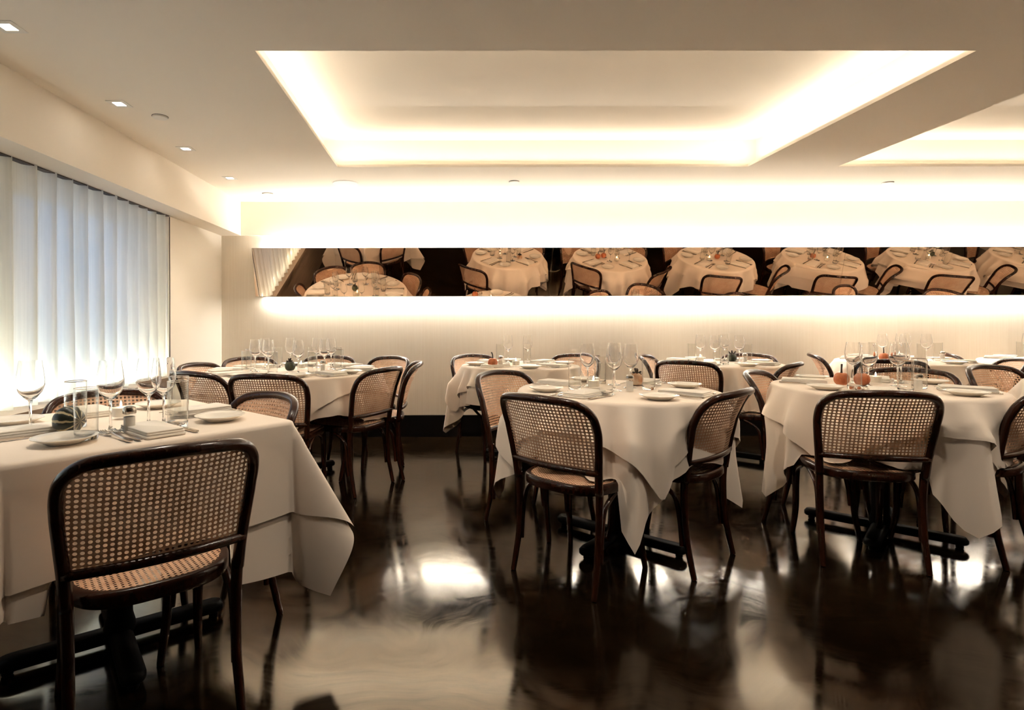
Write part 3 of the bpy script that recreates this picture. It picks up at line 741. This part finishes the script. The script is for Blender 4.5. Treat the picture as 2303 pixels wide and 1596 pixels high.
# square table at the left, near the camera
C1 = (-1.117, 1.967); A1 = math.atan2(-.746, -.666)
table('square_table', C1, .405, HT-.004, 'black-based square dining table under white cloths by the curtain', GT, True, A1, barrot=.63)
a = obj('tablecloth', tuck(square_cloth(.407, .835, -.17, HT-.003, .002, 3), C1, A1, 0.0, 0, .408).mesh('tablecloth', M['linen'], True, 180), None, (*C1, 0)); a.rotation_euler = (0, 0, A1)
tag(a, 'long white linen under-cloth hanging to a point from the square table', 'tablecloth', GU)
a = obj('table_overlay', tuck(square_cloth(.410, .715, .0, HT, .012, 3), C1, A1, -.006, 0, .415).mesh('table_overlay', M['linen'], True, 180), None, (*C1, 0)); a.rotation_euler = (0, 0, A1)
tag(a, 'white linen top cloth with a draped corner on the square table', 'tablecloth', GO)
for i, (k, (C, R, H, su, so, ru, ro, pa)) in enumerate(ROUND.items()):
    table('round_table', C, R, H-.004, 'black-based round dining table under white cloths, '+PH[k].replace('the ', '', 1), GT)
    cloths(C, R, H, su, so, ru, ro, 11+i, PH[k], GU, GO)

for T, F, lb in CHAIRS: chair(T, F, lb, GC)

# ------------------------------------------------------------------ table settings
J = random.Random(5)
def z_(k): return (ROUND[k][2] if k in ROUND else HT)
# square table: four covers in line with its sides
for k, th in enumerate((A1+PI/2, A1+PI, A1-PI/2, A1)):
    pass
u = Vector((math.cos(A1), math.sin(A1))); v = Vector((-math.sin(A1), math.cos(A1)))
near = math.atan2(-(.666), .746)       # towards the near chair
for k in range(4): place('T1', C1, HT, near+k*PI/2, .275, jit=J, glass=False)
for kind, x, y, rz in (('tumbler', -1.059, 1.693, 0), ('tumbler', -.877, 1.880, 0), ('tumbler', -.945, 2.035, 0), ('tumbler', -1.214, 1.886, 0),
                       ('wine', -1.050, 1.800, 0), ('wine', -.985, 1.905, 0), ('wine', -.945, 1.925, 0), ('wine', -1.30, 1.80, 0), ('shaker', -.983, 1.786, 0), ('candle', -1.150, 2.035, 0), ('acorn', -1.165, 1.775, PI-.25)):
    put(kind, x, y, HT+.001, rz, 'T1')
# corner table: eight covers
for k in range(8): place('T2', ROUND['T2'][0], .745, (-90+45*k)*DEG, .46, jit=J, plate=True, glass=False)
for k in range(8):
    a = (-75+45*k)*DEG; c = ROUND['T2'][0]
    put('wine', c[0]+.26*math.cos(a+.1), c[1]+.26*math.sin(a+.1), .747, 0, 'T2'); put('tumbler', c[0]+.33*math.cos(a+.36), c[1]+.33*math.sin(a+.36), .747, 0, 'T2')
put('shaker', -.840, 3.925, .746, 0, 'T2'); put('candle', -1.04, 4.13, .746, 0, 'T2'); put('pumpkin_dark', -1.085, 4.00, .746, .4, 'T2')
for k in ('T3', 'T4', 'T5', 'T6', 'T7', 'T8', 'F3', 'F4', 'F5', 'F6'):
    C, R, H = ROUND[k][0], ROUND[k][1], ROUND[k][2]
    for q in range(4): place(k, C, H, (ROUND[k][7]+180+90*q)*DEG, R-.145, jit=J, glass=k not in ('T4', 'T6', 'T3'))
for kind, x, y, tk in (('tumbler', .642, 2.852, 'T4'), ('tumbler', .736, 2.631, 'T4'), ('tumbler', 1.007, 2.844, 'T4'), ('wine', .735, 2.972, 'T4'), ('wine', .823, 2.800, 'T4'), ('wine', .941, 2.915, 'T4'), ('wine', .900, 3.055, 'T4'), ('tumbler', .84, 3.12, 'T4'),
                       ('candle', .745, 2.890, 'T4'), ('shaker', .885, 2.758, 'T4'), ('pumpkin_pale', 1.000, 3.010, 'T4'),
                       ('tumbler', 2.033, 2.845, 'T6'), ('tumbler', 2.182, 2.713, 'T6'), ('tumbler', 2.361, 2.850, 'T6'), ('wine', 2.165, 2.93, 'T6'), ('wine', 2.340, 2.960, 'T6'), ('wine', 2.20, 3.09, 'T6'), ('wine', 2.46, 3.09, 'T6'), ('shaker', 2.285, 2.765, 'T6'), ('candle', 2.30, 3.06, 'T6'),
                       ('pumpkin_orange', 2.150, 2.955, 'T6'), ('pumpkin_orange', 2.065, 2.985, 'T6'),
                       ('pumpkin_orange', .343, 4.200, 'T3'), ('shaker', .406, 4.238, 'T3'), ('candle', .522, 4.275, 'T3'), ('tumbler', .445, 4.70, 'T3'), ('wine', .506, 4.65, 'T3'), ('wine', .665, 4.66, 'T3'), ('tumbler', .648, 4.58, 'T3'),
                       ('pumpkin_dark', 2.340, 4.68, 'T5'), ('candle', 2.07, 4.66, 'T5'), ('shaker', 2.335, 4.47, 'T5'),
                       ('pumpkin_orange', 3.60, 4.70, 'T7'), ('candle', 3.80, 4.80, 'T7'), ('shaker', 4.05, 4.66, 'T7'),
                       ('candle', 3.55, 3.05, 'F3'), ('shaker', 3.72, 2.90, 'F3'), ('pumpkin_orange', 3.68, 3.00, 'F3'), ('candle', 5.13, 3.07, 'F4'), ('shaker', 5.2, 2.9, 'F4'), ('pumpkin_orange', 4.99, 2.98, 'F4'), ('candle', 6.55, 3.0, 'F5'), ('pumpkin_dark', 6.65, 2.92, 'F5'), ('candle', 8.0, 3.0, 'F6'), ('pumpkin_orange', 8.12, 2.95, 'F6')):
    put(kind, x, y, HT+.001, J.uniform(0, 6), tk)

# things that only the mirror shows, standing on the camera's side of the aisle
C9 = (1.98, .80); table('round_table', C9, .475, HT-.004, 'black-based round dining table at the mirror top edge between two reflected tables', GT)
cloths(C9, .475, HT, .74, .62, .72, .9, 91, 'the table at the mirror top edge', GU, GO)
o = empty('pole_stand', (1.74, 1.50, 0)); tag(o, 'slim metal pole stand on a round base, seen in the mirror', 'stand')
obj('round_base', MB().lathe([(0, 0), (.15, 0), (.152, .004), (.148, .012), (.02, .018), (0, .018)], 36).mesh('round_base', M['steel'], True, 50), o)
obj('pole', MB().tube([(0, 0, .015), (0, 0, .6), (0, 0, 1.25)], .012, 12).mesh('pole', M['steel']), o)

# labels of the tableware: kind, table, and place counted from the left as the camera sees it
KN = {'wine': ('clear stemmed wine glass', 'wine glass', 'wine glasses on the tables'), 'tumbler': ('tall clear water tumbler', 'tumbler', 'water tumblers on the tables'), 'plate': ('small white side plate', 'plate', 'white side plates'),
      'napkin': ('folded white linen napkin', 'napkin', 'folded napkins'), 'fork': ('steel dinner fork', 'fork', 'steel forks'), 'knife': ('steel table knife', 'knife', 'steel knives'),
      'shaker': ('glass salt shaker with metal cap', 'salt shaker', 'salt shakers'), 'candle': ('lit votive candle in clear glass', 'candle', 'votive candles'),
      'pumpkin_orange': ('small orange pumpkin with dark stem', 'pumpkin', 'table pumpkins'), 'pumpkin_dark': ('dark green knobbly gourd', 'gourd', 'table pumpkins'), 'pumpkin_pale': ('pale orange gourd with black knobbly stem', 'gourd', 'table pumpkins'),
      'acorn': ('dark green gourd with pale stripes', 'gourd', 'table pumpkins')}
ORD = ['leftmost', 'second', 'third', 'fourth', 'fifth', 'sixth', 'seventh', 'eighth', 'ninth', 'tenth', 'eleventh', 'twelfth', 'thirteenth', 'fourteenth', 'fifteenth', 'sixteenth']
by = {}
for o, k, t in ITEMS: by.setdefault((k, t), []).append(o)
for (k, t), os_ in by.items():
    os_.sort(key=lambda o: o.location.x/o.location.y)
    for i, o in enumerate(os_):
        s = KN[k][0]+' on '+PH[t]
        if len(os_) > 1: s += ', rightmost' if i == len(os_)-1 else (', leftmost' if i == 0 else ', %s from left' % ORD[i])
        tag(o, s, KN[k][1], KN[k][2])
